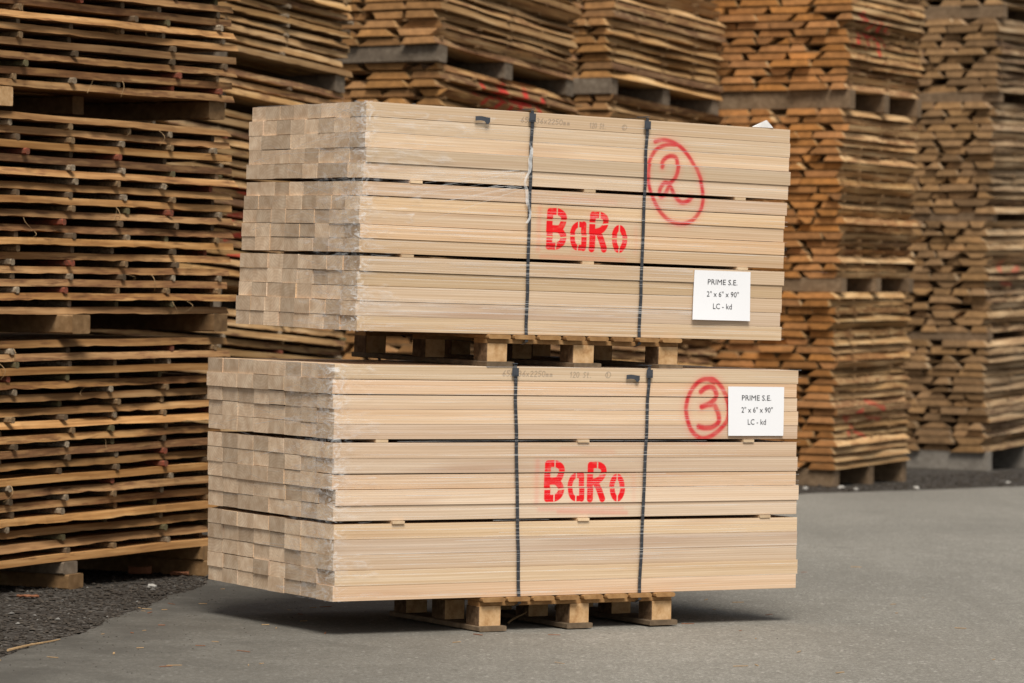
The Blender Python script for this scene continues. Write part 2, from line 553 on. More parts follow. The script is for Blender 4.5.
def mat_gravel():
    m = NT('dark_gravel', .9, .2)
    oc = m.coord()
    v = m.n('ShaderNodeTexVoronoi', feature='F1')
    m.put(v.inputs['Vector'], oc); m.put(v.inputs['Scale'], 48.0)
    s = m.xyz(v.outputs['Color'])
    big = m.noise(oc, 1.3, 4, .6)
    c = m.ramp(s[0], [(0, (.026, .022, .018)), (.5, (.050, .043, .035)), (.85, (.088, .078, .066)), (1, (.17, .155, .135))])
    c = m.mix(m.mr(big, .4, .65, 0, .45), c, (.045, .035, .027))
    m.color(c)
    m.bump(v.outputs['Distance'], .9, .02)
    return m.mat

def mat_asphalt():
    m = NT('grey_asphalt', .88, .25)
    oc = m.coord()
    v = m.n('ShaderNodeTexVoronoi', feature='F1')
    m.put(v.inputs['Vector'], oc); m.put(v.inputs['Scale'], 130.0)
    s = m.xyz(v.outputs['Color'])
    fine = m.noise(oc, 150, 2, .6)
    mid = m.noise(oc, 5.5, 5, .65)
    big = m.noise(m.mapping(oc, (.5, .22, 1)), 1.0, 4, .6)
    c = m.ramp(s[0], [(0, (.175, .164, .138)), (.5, (.25, .232, .196)), (.85, (.33, .31, .268)), (1, (.45, .43, .38))])
    c = m.mix(m.mr(fine, .35, .7, 0, .38), c, (.125, .115, .096))
    c = m.mix(m.mr(mid, .35, .68, 0, .42), c, (.16, .147, .122))
    t = m.n('ShaderNodeHueSaturation')
    m.put(t.inputs['Color'], c); m.put(t.inputs['Value'], m.mr(big, .3, .7, .84, 1.2))
    c = t.outputs[0]
    g2 = m.noise(oc, 32, 4, .7)
    c = m.mix(m.mr(g2, .40, .62, .34, 0), c, (.10, .092, .076))
    v3 = m.n('ShaderNodeTexVoronoi', feature='F1')
    m.put(v3.inputs['Vector'], m.mapping(oc, (1, .45, 1))); m.put(v3.inputs['Scale'], 34.0)
    sp = m.math('MULTIPLY', m.mr(v3.outputs['Distance'], .16, .34, 1, 0), m.mr(m.xyz(v3.outputs['Color'])[0], .78, .84, 0, .7))
    c = m.mix(sp, c, (.38, .36, .315))
    sp2 = m.math('MULTIPLY', m.mr(v3.outputs['Distance'], .16, .34, 1, 0), m.mr(m.xyz(v3.outputs['Color'])[1], .84, .90, 0, .55))
    c = m.mix(sp2, c, (.085, .078, .065))
    p = m.xyz(oc)
    ed = m.math('SUBTRACT', m.math('ADD', p[0], 1.75), m.math('MULTIPLY', m.math('SUBTRACT', p[1], 13.0), .08))
    dn = m.noise(oc, 3.2, 5, .65)
    dirt = m.math('MULTIPLY', m.mr(m.math('ADD', ed, m.math('MULTIPLY', dn, -.9)), -.45, 1.7, .95, 0), m.mr(dn, .25, .6, .75, 1))
    c = m.mix(dirt, c, (.066, .060, .050))
    tyre = m.noise(m.mapping(oc, (2.6, .10, 1), (3.1, 0, 0)), 1.0, 4, .6)
    c = m.mix(m.mr(tyre, .52, .72, 0, .30), c, (.12, .11, .092))
    stn = m.noise(m.mapping(oc, (1, 1, 1), (7.7, 2.2, 0)), 1.9, 3, .55)
    c = m.mix(m.mr(stn, .64, .72, 0, .28), c, (.10, .09, .075))
    m.color(c)
    m.bump(m.math('ADD', s[1], m.math('MULTIPLY', fine, .6)), .45, .006)
    return m.mat
M_GRAVEL, M_ASPH = mat_gravel(), mat_asphalt()

def edge_x(y):
    """x of the edge of the asphalt (gravel lies to its left / behind)"""
    K = [(-30, -3.2), (8, -2.0), (11.99, -1.86), (13.06, -1.70), (14.21, -1.58), (15.35, -1.50), (16.46, -1.43), (17.52, -1.08),
         (19, -.45), (22, .55), (25.5, 1.75), (27.2, 2.45), (28.2, 3.4), (29.7, 4.65), (36, 9.5), (60, 28)]
    for (a, b), (c, d) in zip(K[:-1], K[1:]):
        if a <= y <= c:
            return b+(d-b)*(y-a)/(c-a)
    return K[0][1] if y < K[0][0] else K[-1][1]
gv, gf = grid_vf(-400, 400, 40, -300, 500, 40, lambda x, y: -0.012)
obj('gravel_ground', mesh('gravel_ground', gv, gf, [M_GRAVEL]), kind='structure')
er = random.Random(3)
ys = [-30+i*1.0 for i in range(38)] + [8+i*0.05 for i in range(461)] + [31.5+i for i in range(28)]
av, af = [], []
for i, y in enumerate(ys):
    w = 0.018*math.sin(y*2.1)+0.014*math.sin(y*5.3+1)+0.008*math.sin(y*13.7)+er.uniform(-.008, .008)
    x = edge_x(y)+w
    zc = 0.0
    av += [(x, y, -.03), (x+.015, y, zc-.006), (x+.06, y, zc), (x+2.5, y, 0), (220, y, 0)]
    if i:
        for k in range(4):
            a = (i-1)*5+k
            af.append((a, a+1, a+6, a+5))
obj('asphalt_yard', mesh('asphalt_yard', av, af, [M_ASPH]), kind='structure')

# loose gravel: real pebbles over the strips in view
def pebbles():
    pr = random.Random(5)
    mb = MB()
    base = [(0, 0, .6), (1, 0, 0), (.25, .9, .1), (-.8, .6, 0), (-.8, -.6, .05), (.3, -.95, 0), (0, 0, -.4)]
    fc = [(0, i, i+1 if i < 5 else 1) for i in range(1, 6)]+[(6, i+1 if i < 5 else 1, i) for i in range(1, 6)]
    def put(x, y, r, z=-.012):
        a = pr.uniform(0, 6.28)
        ca, sa = math.cos(a), math.sin(a)
        k = pr.uniform(.5, 1.0)
        mb.add([(x+r*(px*ca-py*sa*k), y+r*(px*sa+py*ca*k), z+r*(pz*.8+.25)) for px, py, pz in
                [tuple(c*pr.uniform(.75, 1.2) for c in b) for b in base]], fc, mi=pr.choices((0, 1, 2), (10, 5, .2))[0])
    for _ in range(9000):
        y = pr.uniform(11.3, 18)
        e = edge_x(y)
        x = e - pr.random()**1.3*1.6 + .03
        put(x, y, pr.uniform(.004, .012) if pr.random() < .93 else pr.uniform(.012, .022))
    for _ in range(5200):
        y = pr.uniform(26.3, 37)
        e = edge_x(y)
        x = e - pr.random()*2.6 + .05
        put(x, y, pr.uniform(.008, .018) if pr.random() < .93 else pr.uniform(.018, .034))
    for _ in range(650):                     # grit kicked onto the asphalt
        y = pr.uniform(11.3, 18)
        put(edge_x(y)+pr.random()**2.6*.75, y, pr.uniform(.0015, .0055), -.001)
    for _ in range(160):
        put(pr.uniform(-1.5, 3.5), pr.uniform(11.3, 20), pr.uniform(.0015, .003), 0)
    return mb
def mat_peb(name, c):
    m = NT(name, .9, .2)
    a = m.noise(m.coord(), 35, 2, .5)
    m.color(m.ramp(a, [(.3, tuple(x*.6 for x in c)), (.7, tuple(x*1.4 for x in c))]))
    return m.mat
obj('loose_gravel', pebbles().mesh('loose_gravel', [mat_peb('gravel_dark', (.038, .0305, .0235)), mat_peb('gravel_mid', (.062, .051, .040)),
                                                    mat_peb('gravel_pale', (.15, .14, .125))]), kind='stuff')

# ---------------------------------------------------------------- the two packs of planed planks
def rot_pack(o, loc, e):
    o.location = loc
    o.rotation_euler = e

def planed_pack(label, loc, euler, L, W, layers, shear, paint_fn, straps, stick_x, lab, text_fn, tail, film_front, seed, far_shear):
    pr = random.Random(seed)
    root = empty('timber_pack', label, 'timber pack', loc, euler, 'strapped packs of planed planks')
    H = layers[-1][1]
    pt = Paint(L+.06, H+.02)
    paint_fn(pt)
    mat = mat_planed('planed_wood', root, pt, seed)
    cw = W/8
    pool = {}
    for li, (z0, z1) in enumerate(layers):
        rh = (z1-z0)/5
        for r in range(5):
            zc = z0+(r+.5)*rh
            row_dx = pr.uniform(-.008, .008)
            widths = [cw+pr.uniform(-.006, .006) for _ in range(8)]
            sc = W/sum(widths)
            y = pr.uniform(-.004, .003)
            for c in range(8):
                w = widths[c]*sc
                t = rh-pr.choice((.0002, .0004, .0008, .0013, .0024, .0036))
                key = (round(w, 3), round(t, 4))
                if key not in pool:
                    pool[key] = mesh('plank', *box_vf(-L/2, L/2, -key[0]/2+.0006, key[0]/2-.0006, -key[1]/2, key[1]/2, c=.0007), mats=[mat])
                yy = pr.uniform(-.0022, .0022) if c == 0 else 0
                dx = shear*(zc-H/2)+far_shear*(c/7)*(zc-H/2)+row_dx*.5+(pr.uniform(-.006, .006) if c == 0 else pr.uniform(-.0028, .0028))
                o = obj('plank', pool[key], root, (L/2+dx, y+w/2+yy, zc+pr.uniform(-.0004, .0004)),
                        (0, pr.uniform(-.0005, .0005), pr.uniform(-.0012, .0012) if c == 0 else 0))
                y += w
    # stickers between the layers
    for gi in range(len(layers)-1):
        za, zb = layers[gi][1], layers[gi+1][0]
        for x in stick_x[gi]:
            me = mesh('sticker', *box_vf(-.028, .028, 0, W-.01, 0, zb-za-.0012, c=.001, axis='y'), mats=[M_STICK_P])
            obj('sticker', me, root, (x, -.004+pr.uniform(-.004, .004), za+.0004))
        # dark interior pieces behind (hidden part of the stickers' row)
    # straps right round the pack and under the pallet deck
    for (xt, xb) in straps:
        mb = MB()
        hw = .0074
        n = 14
        loop = []
        for k in range(n+1):
            z = H+.006 - (H+.034)*k/n
            loop.append((xt+(xb-xt)*k/n+.0015*math.sin(k*1.9), -.0085-.0016*math.sin(k*2.3), z))
        loop += [(xb, .02, -.0405), (xb, W-.03, -.0405), (xb, W+.008, -.03), (xt, W+.008, H+.006), (xt, W-.01, H+.0075), (xt, .01, H+.0075)]
        m = len(loop)
        V, F = [], []
        C0 = Vector((xt, W/2, H/2))
        for i, p in enumerate(loop):
            q = Vector(p)
            tng = (Vector(loop[(i+1) % m])-Vector(loop[i-1])).normalized()
            nr = Vector((0, -tng.z, tng.y))
            if nr.dot(q-C0) < 0:
                nr = -nr
            for s, d in ((-1, 0), (1, 0), (1, 1), (-1, 1)):
                V.append(q+Vector((s*hw, 0, 0))+nr*(.0012*d))
        for i in range(m):
            j = (i+1) % m
            for a, b in ((0, 1), (1, 2), (2, 3), (3, 0)):
                F.append((i*4+a, i*4+b, j*4+b, j*4+a))
        so = obj('strap', mesh('strap', V, F, [M_STRAP]), root)
        mb = MB()
        mb.box(-.016, .016, -.0155, -.0105, H-.040, H-.006, c=.002, axis='z')
        mb.box(-.013, .013, -.0175, -.0155, H-.034, H-.012, c=.001, axis='z')
        mb.box(-.011, .011, -.012, .055, H+.0105, H+.0135, axis='y')
        obj('buckle', mb.mesh('buckle', [M_BUCKLE]), so, (xt, 0, 0))
    # loose strap tail lying against the top plank
    tx, tz, ln, drop = tail
    mb = MB()
    V, F = [], []
    for i in range(9):
        u = i/8
        z = tz+.002*math.sin(u*5)-drop*max(0, u-.72)*1.2
        V += [(tx+ln*u, -.013-.004*u*(1-u)*2, z-.009-(.009 if i in (6, 7) else 0)), (tx+ln*u, -.013-.004*u*(1-u)*2, z+.009),
              (tx+ln*u, -.0115-.004*u*(1-u)*2, z+.009), (tx+ln*u, -.0115-.004*u*(1-u)*2, z-.009-(.009 if i in (6, 7) else 0))]
        if i:
            for k in range(4):
                F.append(((i-1)*4+k, (i-1)*4+(k+1) % 4, i*4+(k+1) % 4, i*4+k))
    F += [(3, 2, 1, 0), (32, 33, 34, 35)]
    obj('strap_tail', mesh('strap_tail', V, F, [M_BUCKLE]), root)
    # printed paper label
    lx0, lx1, lz0, lz1, skew, curl = lab
    V, F = [], []
    N = 8
    for j in range(N+1):
        for i in range(N+1):
            u, v = i/N, j/N
            x = lx0+(lx1-lx0)*u - skew*(1-v)*(1-u)
            z = lz0+(lz1-lz0)*v
            y = -.0078-curl*(1-v)**2*(.6+.4*(1-u)) - .0012*math.sin(u*7+v*3)
            V.append((x, y, z))
    nf = len(V)
    V += [(x, y+.0006, z) for x, y, z in V]
    for j in range(N):
        for i in range(N):
            a = j*(N+1)+i
            F.append((a, a+1, a+N+2, a+N+1))
            F.append((nf+a+N+1, nf+a+N+2, nf+a+1, nf+a))
    po = obj('paper_label', mesh('paper_label', V, F, [M_PAPER], smooth=True), root)
    lw, lh = lx1-lx0, lz1-lz0
    for txt, cx, cz, tw, th in (("PRIME S.E.", .505, .775, .52, .112), ('2" x 6" x 90"', .515, .53, .56, .112), ("LC - kd", .515, .285, .33, .115)):
        cu = bpy.data.curves.new('txt', 'FONT')
        cu.body = txt
        cu.size = 1.0
        cu.offset = 0.0
        cu.resolution_u = 2
        to = bpy.data.objects.new('txt', cu)
        COL.objects.link(to)
        bpy.context.view_layer.update()
        dg = bpy.context.evaluated_depsgraph_get()
        me = bpy.data.meshes.new_from_object(to.evaluated_get(dg))
        bpy.data.objects.remove(to)
        P = np.array([v.co[:] for v in me.vertices])
        mn, mx = P.min(0), P.max(0)
        sx = tw*lw/(mx[0]-mn[0])
        sz = th*lh/0.72
        for v in me.vertices:
            fx = (v.co.x-(mn[0]+mx[0])/2)*sx
            fz = (v.co.y-.36)*sz
            u = cx+fx/lw
            vv = cz+fz/lh
            yy = -.0078-curl*(1-vv)**2*(.6+.4*(1-u)) - .0012*math.sin(u*7+vv*3) - .0010
            v.co = (lx0+lw*u-skew*(1-vv)*(1-u), yy, lz0+lh*vv)
        me.materials.clear()
        me.materials.append(M_INK)
        obj('lettering', me, po)
    # stretch film: a wrinkled sheet round the left end corner and thin stretched creases over the front
    V, F = [], []
    path = [(.17, -.012), (.10, -.013), (.05, -.014), (.012, -.016), (-.014, -.012), (-.018, .02), (-.018, .08), (-.017, .16), (-.016, .26), (-.016, .38)]
    nz = 60
    for j in range(nz+1):
        z = -.002+(H+.004)*j/nz
        rag = .05*math.sin(j*.9)+.04*math.sin(j*2.3+seed)
        for i, (x, y) in enumerate(path):
            k = shear*(z-H/2)
            xx, yy = x+k, y
            if i == 0:
                xx += rag*.8+film_front*max(0, (z/H-.45))*1.6
            if i == 1:
                xx += film_front*max(0, (z/H-.45))*.7
            if i == len(path)-1:
                yy += rag*1.4
            xx -= .003*math.sin(j*1.7+i) if i > 3 else 0
            yy -= .002*math.sin(j*1.3+i*2) if i < 4 else 0
            V.append((xx, yy, z))
    npth = len(path)
    for j in range(nz):
        for i in range(npth-1):
            a = j*npth+i
            F.append((a, a+npth, a+npth+1, a+1))
    fo = obj('stretch_film', mesh('stretch_film', V, F, [M_FILM], smooth=True), root)
    mb = MB()
    for _ in range(95):
        z = pr.uniform(.01, H-.005)
        a, b = (0.0, L) if pr.random() < .35 else sorted((pr.uniform(0, L), pr.uniform(0, L)))
        if lab[2]-.004 < z < lab[3]+.004 and b > lab[0]-.01:
            b = lab[0]-.012                     # the label is stuck on over the film
        if b-a < .2:
            continue
        hgt = pr.uniform(.0006, .0017)
        k = max(2, int((b-a)/.12))
        ph = pr.uniform(0, 6)
        sl = pr.uniform(-.004, .004)
        V, F = [], []
        for i in range(k+1):
            x = a+(b-a)*i/k
            zz = z+sl*(x-a)+.0012*math.sin(x*3+ph)
            V += [(x, -.0118, zz-hgt), (x, -.0122, zz+hgt)]
            if i:
                F.append((2*i-2, 2*i, 2*i+1, 2*i-1))
        mb.add(V, F)
    for _ in range(40):                       # and round the end
        z = pr.uniform(.01, H-.005)
        b = pr.uniform(.2, W)
        sl = pr.uniform(-.25, .25)
        hgt = pr.uniform(.0006, .0016)
        V, F = [], []
        for i in range(7):
            y = b*i/6
            zz = min(H-.003, max(.003, z+sl*y))
            V += [(-.0195+shear*(zz-H/2), y, zz-hgt), (-.0199+shear*(zz-H/2), y, zz+hgt)]
            if i:
                F.append((2*i-2, 2*i-1, 2*i+1, 2*i))
        mb.add(V, F)
    if film_front:                            # pulled folds fanning out from the first strap, and the torn film edge along it
        sx = straps[0][0]
        for k in range(16):
            z1 = H*pr.uniform(.66, .74)
            x1 = sx-pr.uniform(.0, .10)
            x2 = x1-pr.uniform(.25, .62)
            z2 = z1-pr.uniform(-.01, .20)*(x1-x2)/.6
            V, F = [], []
            hgt = pr.uniform(.0008, .0022)
            for i in range(7):
                q = i/6
                V += [(x1+(x2-x1)*q, -.0124, z1+(z2-z1)*q-hgt*(1-q*.6)), (x1+(x2-x1)*q, -.0128, z1+(z2-z1)*q+hgt*(1-q*.6))]
                if i:
                    F.append((2*i, 2*i-2, 2*i-1, 2*i+1))
            mb.add(V, F, mi=1)
        V, F = [], []
        for i in range(15):
            q = i/14
            xx = sx-.012+.012*math.sin(q*9)+.006*math.sin(q*23)
            zz = H*(.86-.36*q)
            w_ = .004+.005*abs(math.sin(q*7))
            V += [(xx-w_, -.0135, zz), (xx+w_, -.0140, zz)]
            if i:
                F.append((2*i-2, 2*i, 2*i+1, 2*i-1))
        mb.add(V, F, mi=1)
    obj('film_crease', mb.mesh('film_crease', [M_CREASE, M_FOLD]), fo)
    if film_front:
        xr = L-.14 if film_front else L-.04       # loose film corner sticking up at the right end of the top
        fl = mesh('film_flap', [(xr-.05, .01, H+.001), (xr+.055, .0, H+.001), (xr+.02, .004, H+(.034 if film_front else .016)),
                                (xr-.05, .014, H+.002), (xr+.055, .004, H+.002), (xr+.02, .012, H+(.033 if film_front else .015))],
                  [(0, 1, 2), (5, 4, 3), (0, 2, 5, 3), (2, 1, 4, 5)], [M_FLAP])
        obj('film_flap', fl, root)
    return root

def marks_low(pt):
    c3 = [(1.8307, 0.8813), (1.7939, 0.8971), (1.7482, 0.8833), (1.71, 0.8428), (1.692, 0.7891), (1.6934, 0.7409), (1.7147, 0.6874), (1.7485, 0.6552), (1.785, 0.6445), (1.8276, 0.6579), (1.8731, 0.6876), (1.9052, 0.7254), (1.9117, 0.7741), (1.8991, 0.8172), (1.8677, 0.8655), (1.827, 0.8948), (1.8005, 0.8972)]
    d3 = [(1.7626, 0.8432), (1.7884, 0.8595), (1.8214, 0.8624), (1.842, 0.8384), (1.8365, 0.8106), (1.8038, 0.7897), (1.7711, 0.7788), (1.8038, 0.787), (1.837, 0.7845), (1.858, 0.7469), (1.859, 0.7145), (1.8265, 0.6929), (1.787, 0.6902), (1.7571, 0.6955)]
    for l, w in ((c3, .018), (d3, .020)):
        q = smooth_line(l)
        pt.stroke(q, w*1.14, .009, 1.0, 'ring', vary=.16)
        pt.spray(q, .024, .26)
    stencil_name(pt, .990, 1.385, .3865, .550)
    pt.spray([(1.06, .345), (1.40, .335)], .010, .30)
    pencil(pt, "65x136x2250mm", .772, 1.020, .899, .022)
    pencil(pt, "120 St.", 1.098, 1.215, .897, .022)
    pencil(pt, "1", 1.279, 1.293, .900, .018)
    pencil(pt, "o", 1.277, 1.297, .900, .018)

UPS = 0.9302
def marks_up(pt):
    s = UPS
    c2 = [(1.5265, 0.883), (1.5731, 0.8924), (1.6338, 0.8816), (1.6868, 0.8529), (1.7412, 0.7963), (1.7834, 0.7249), (1.8015, 0.6488), (1.7894, 0.5853), (1.7438, 0.5346), (1.6838, 0.5184), (1.6142, 0.5331), (1.552, 0.5828), (1.5107, 0.6503), (1.4905, 0.7256), (1.4963, 0.7881), (1.5323, 0.8452), (1.5911, 0.8725), (1.6469, 0.8753)]
    d2 = [(1.5655, 0.7706), (1.577, 0.8024), (1.6105, 0.8213), (1.6452, 0.8161), (1.6553, 0.7818), (1.6444, 0.7326), (1.6157, 0.7), (1.5831, 0.6986), (1.5612, 0.6698), (1.5625, 0.6387), (1.5919, 0.6524), (1.6146, 0.6861), (1.644, 0.6421), (1.6796, 0.6158), (1.7182, 0.6243), (1.7349, 0.639)]
    for l, w in ((c2, .016), (d2, .017)):
        q = smooth_line([(a*s, b*s) for a, b in l])
        pt.stroke(q, w*1.14, .009, 1.0, 'ring', vary=.16)
        pt.spray(q, .022, .26)
    stencil_name(pt, .953*s, 1.384*s, .380*s, .556*s)
    pencil(pt, "65x136x2250mm", .80*s, 1.065*s, .930*s, .021)
    pencil(pt, "120 St.", 1.165*s, 1.262*s, .925*s, .021)
    pencil(pt, "3", 1.346*s, 1.358*s, .928*s, .016)
    pencil(pt, "o", 1.344*s, 1.363*s, .928*s, .016)

LOW_LOC, LOW_E = (-.69012, 13.01577, .138), (.00908, -.00418, .56329)
UP_LOC, UP_E = (-.6128, 13.053, 1.2098), (.02199, -.00145, .58324)
planed_pack('lower pack of pale planed planks, strapped, with a red circled 3 and a paper label',
            LOW_LOC, LOW_E, 2.286, 1.0897, [(0, .3045), (.3175, .6285), (.642, .939)], -.0273, marks_low,
            [(.8273, .873), (1.491, 1.468)], [(.297, 1.183, 2.118), (.2146, 1.173, 2.018)],
            (1.901, 2.198, .657, .8665, -.006, .001), None, (1.375, .901, .066, .0), .0, 11, .0)
u = UPS
planed_pack('upper pack of pale planed planks on a pallet, strapped, with a red circled 2',
            UP_LOC, UP_E, 2.286*u, 1.038*u, [(0, .3195*u), (.3335*u, .6385*u), (.6525*u, .978*u)], .0263, marks_up,
            [(.8495*u, .857*u), (1.4714*u, 1.467*u)], [(.236*u, 1.180*u, 2.041*u), (.269*u, 1.178*u, 2.015*u)],
            (1.765*u, 2.085*u, .0865*u, .312*u, .010, .010), None, (.553*u, .933*u, .070, .0), .5, 23, .03)

# ---------------------------------------------------------------- pallets
def pallet(label, loc, euler, w, d, h, x0, y0, seed):
    pr = random.Random(seed)
    root = empty('wooden_pallet', label, 'pallet', loc, euler, 'wooden pallets under the plank packs')
    tb, ts, tt = .021, .019, .019               # bottom board, stringer, top board
    bw = .108
    cx = [bw/2, w/2, w-bw/2]
    cy = [.053, d/2, d-.053]
    hb = h-tb-ts-tt
    for x in cx:
        ww = bw/2+pr.uniform(.008, .018)
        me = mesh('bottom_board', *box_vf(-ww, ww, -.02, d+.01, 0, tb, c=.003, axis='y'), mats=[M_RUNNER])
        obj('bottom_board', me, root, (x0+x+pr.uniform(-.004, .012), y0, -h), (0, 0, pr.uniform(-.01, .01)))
        for y in cy:
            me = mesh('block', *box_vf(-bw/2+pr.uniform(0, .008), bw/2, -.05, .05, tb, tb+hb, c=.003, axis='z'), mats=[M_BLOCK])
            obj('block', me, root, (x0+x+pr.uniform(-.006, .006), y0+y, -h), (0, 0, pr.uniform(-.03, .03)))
    for y in cy:
        me = mesh('stringer', *box_vf(0, w, -.045, .045, tb+hb, tb+hb+ts, c=.002), mats=[M_PALLET])
        obj('stringer', me, root, (x0, y0+y, -h))
    n = 8
    for i in range(n):
        ww = .051+pr.uniform(-.004, .004)
        xx = x0+.052+(w-.104)*i/(n-1)
        me = mesh('top_board', *box_vf(-ww, ww, -.014-pr.uniform(0, .016), d, -tt, -.0012, c=.005, axis='y'), mats=[M_PALLET])
        obj('top_board', me, root, (xx, y0, 0), (0, 0, pr.uniform(-.006, .006)))
    return root
pallet('wooden pallet on the asphalt under the lower plank pack', LOW_LOC, LOW_E, .952, .70, .138, .695, .004, 4)
pallet('wooden pallet between the upper and the lower plank pack', UP_LOC, UP_E, .965, 1.06, .1325, .614, .0, 9)

# ---------------------------------------------------------------- rough sawn boards
def sawn_mesh(pr, L, w, t, wane, mats, seg=12, rag=0.0):
    """one rough board: waney edges wander along the length; narrow face up"""
    V, F = [], []
    p = [pr.uniform(0, 6.28) for _ in range(8)]
    wl, wr = wane*pr.uniform(.35, 1.45), wane*pr.uniform(.35, 1.45)
    amp = .013 if wane > .008 else .001
    bow = pr.uniform(-.004, .004)
    kl, kr = pr.uniform(.34, .62), pr.uniform(.34, .62)
    for i in range(seg+1):
        x = -L/2+L*i/seg
        xx = x*2.4
        el = amp*(math.sin(xx+p[0])+.5*math.sin(2.7*xx+p[1]))+pr.uniform(-.4, .4)*amp*.5
        er_ = amp*(math.sin(xx+p[2])+.5*math.sin(2.9*xx+p[3]))+pr.uniform(-.4, .4)*amp*.5
        a = max(.001, wl*(1+.45*math.sin(1.7*xx+p[4])+pr.uniform(-.15, .15)))
        b = max(.001, wr*(1+.45*math.sin(1.9*xx+p[5])+pr.uniform(-.15, .15)))
        dz = bow*math.cos(math.pi*x/L)+.0012*math.sin(3*xx+p[6])
        y0, y1 = -w/2+el, w/2+er_
        if rag and wane > .008:
            y0 += rag*pr.uniform(-1, 1); y1 += rag*pr.uniform(-1, 1)
            zb = [dz+max(0, pr.gauss(0, .003)) for _ in (0, 1)]
        else:
            zb = [dz, dz]
        V += [(x, y0, zb[0]), (x, y1, zb[1]), (x, y1-b*kr, dz+t*.48), (x, y1-b, dz+t), (x, y0+a, dz+t), (x, y0+a*kl, dz+t*.48)]
        if i:
            o = (i-1)*6
            for k in range(6):
                F.append((o+k, o+(k+1) % 6, o+6+(k+1) % 6, o+6+k))
    F.append((5, 4, 3, 2, 1, 0))
    o = seg*6
    F.append((o, o+1, o+2, o+3, o+4, o+5))
    F = [f[::-1] for f in F[:-2]] + [F[-2][::-1], F[-1][::-1]] if False else F
    return mesh('board', V, F, mats)

def stack_matrix(a, tilt):
    return Euler((0, -tilt, R(90)-R(a)))

BEARERS = []
def sawn_pack(label, name_group, loc, a, tilt, L, W, n, pitch, t, mat, seed, wane, stick_x, ends, squared=.2, jit=.015, splinters=0):
    pr = random.Random(seed)
    root = empty('sawn_board_pack', label, 'board pack', loc, stack_matrix(a, tilt), name_group)
    stick_t = pitch-t
    pool = []
    for k in range(16):
        sq = pr.random() < squared
        w = pr.choice((pr.uniform(.13, .22), pr.uniform(.2, .3), pr.uniform(.28, .40)))
        pool.append((sawn_mesh(pr, L, w, t, .002 if sq else wane*pr.uniform(.7, 1.3), [mat], 12 if ends else 44, 0 if ends else .005), w))
    core = []
    for r in range(n):
        z = r*pitch
        y = pr.uniform(-jit, jit)
        first = True
        while y < W-.10:
            me, w = pr.choice(pool)
            if y+w > W+.10:
                me, w = min(pool, key=lambda q: q[1])
                if y+w > W+.12:
                    break
            px = L/2+(pr.gauss(0, .022) if ends else pr.uniform(-.025, .025))
            if ends and not first and y < W-.3 and pr.random() < .05:
                y += pr.uniform(.08, .16)          # a void where a short board is missing
            flip = pr.random() < (.24 if ends else .05)
            rz = math.pi if pr.random() < .5 else 0
            loc_ = (px, y+w/2, z+(t if flip else 0))
            rot = ((math.pi if flip else 0)+(pr.gauss(0, .012) if ends else 0), pr.uniform(-.0012, .0012), rz+pr.uniform(-.003, .003))
            if ends or first:
                o = obj('board', me, root, loc_, rot)
            else:
                core.append((me, loc_, rot))
            first = False
            y += w+(pr.uniform(-.012, .03) if ends else pr.uniform(.004, .022))
    if core:
        mb = MB()
        for me, l, rt in core:
            Mx = Matrix.Translation(l) @ Euler(rt).to_matrix().to_4x4()
            # interior boards nobody sees singly: plain sections
            xs = [v.co for v in me.vertices]
            k = len(xs)//6
            V = [Mx @ xs[i] for i in range(6)] + [Mx @ xs[(k-1)*6+i] for i in range(6)]
            mb.add(V, [(0, 1, 7, 6), (1, 2, 8, 7), (2, 3, 9, 8), (3, 4, 10, 9), (4, 5, 11, 10), (5, 0, 6, 11), (5, 4, 3, 2, 1, 0), (6, 7, 8, 9, 10, 11)])
        obj('inner_boards', mb.mesh('inner_boards', [mat]), root, kind='stuff')
    # stickers
    rows = MB()
    sm = [mesh('sticker', *box_vf(-.0145, .0145, -.010, W, .0004, stick_t-.0004, c=.006, axis='y'), mats=[M_STICK]) for _ in range(1)][0]
    for r in range(n-1):
        z = r*pitch+t
        for i, x in enumerate(stick_x):
            dx = pr.gauss(0, .03)
            if i == 0 and ends:
                dx = .05+abs(dx)*.6
            yo = pr.choice((pr.uniform(-.006, .006), pr.uniform(.0, .05)))
            if not ends:
                if pr.random() < .10:
                    continue
                obj('sticker', sm, root, (x+dx, yo, z), (0, 0, pr.uniform(-.04, .04)))
            else:
                V, F = box_vf(x+dx-.017, x+dx+.017, yo-.008, W-.02, z+.0004, z+stick_t-.0004, axis='y')
                rows.add(V, F, mi=0)
    if rows.v:
        obj('sticker_rows', rows.mesh('sticker_rows', [M_BEAR_B]), root, kind='stuff')
    for k in range(splinters):
        r = pr.randrange(1, n)
        x0 = pr.uniform(.35*L, .98*L)
        ln = pr.uniform(.02, .08)
        V, F = [], []
        dxs, curl = pr.uniform(-.05, .05), pr.uniform(-.02, .05)
        for i in range(7):
            q = i/6
            p0 = Vector((x0+dxs*q+.012*math.sin(q*4+k), -.014-curl*math.sin(q*3), r*pitch-ln*q))
            wd = .0026*(1-q*.7)
            V += [p0+Vector((-wd, 0, 0)), p0+Vector((wd, 0, 0)), p0+Vector((0, .002, 0))]
            if i:
                o = (i-1)*3
                for j in range(3):
                    F.append((o+j, o+(j+1) % 3, o+3+(j+1) % 3, o+3+j))
        obj('splinter', mesh('splinter', V, F, [M_SPLINT]), root)
    return root

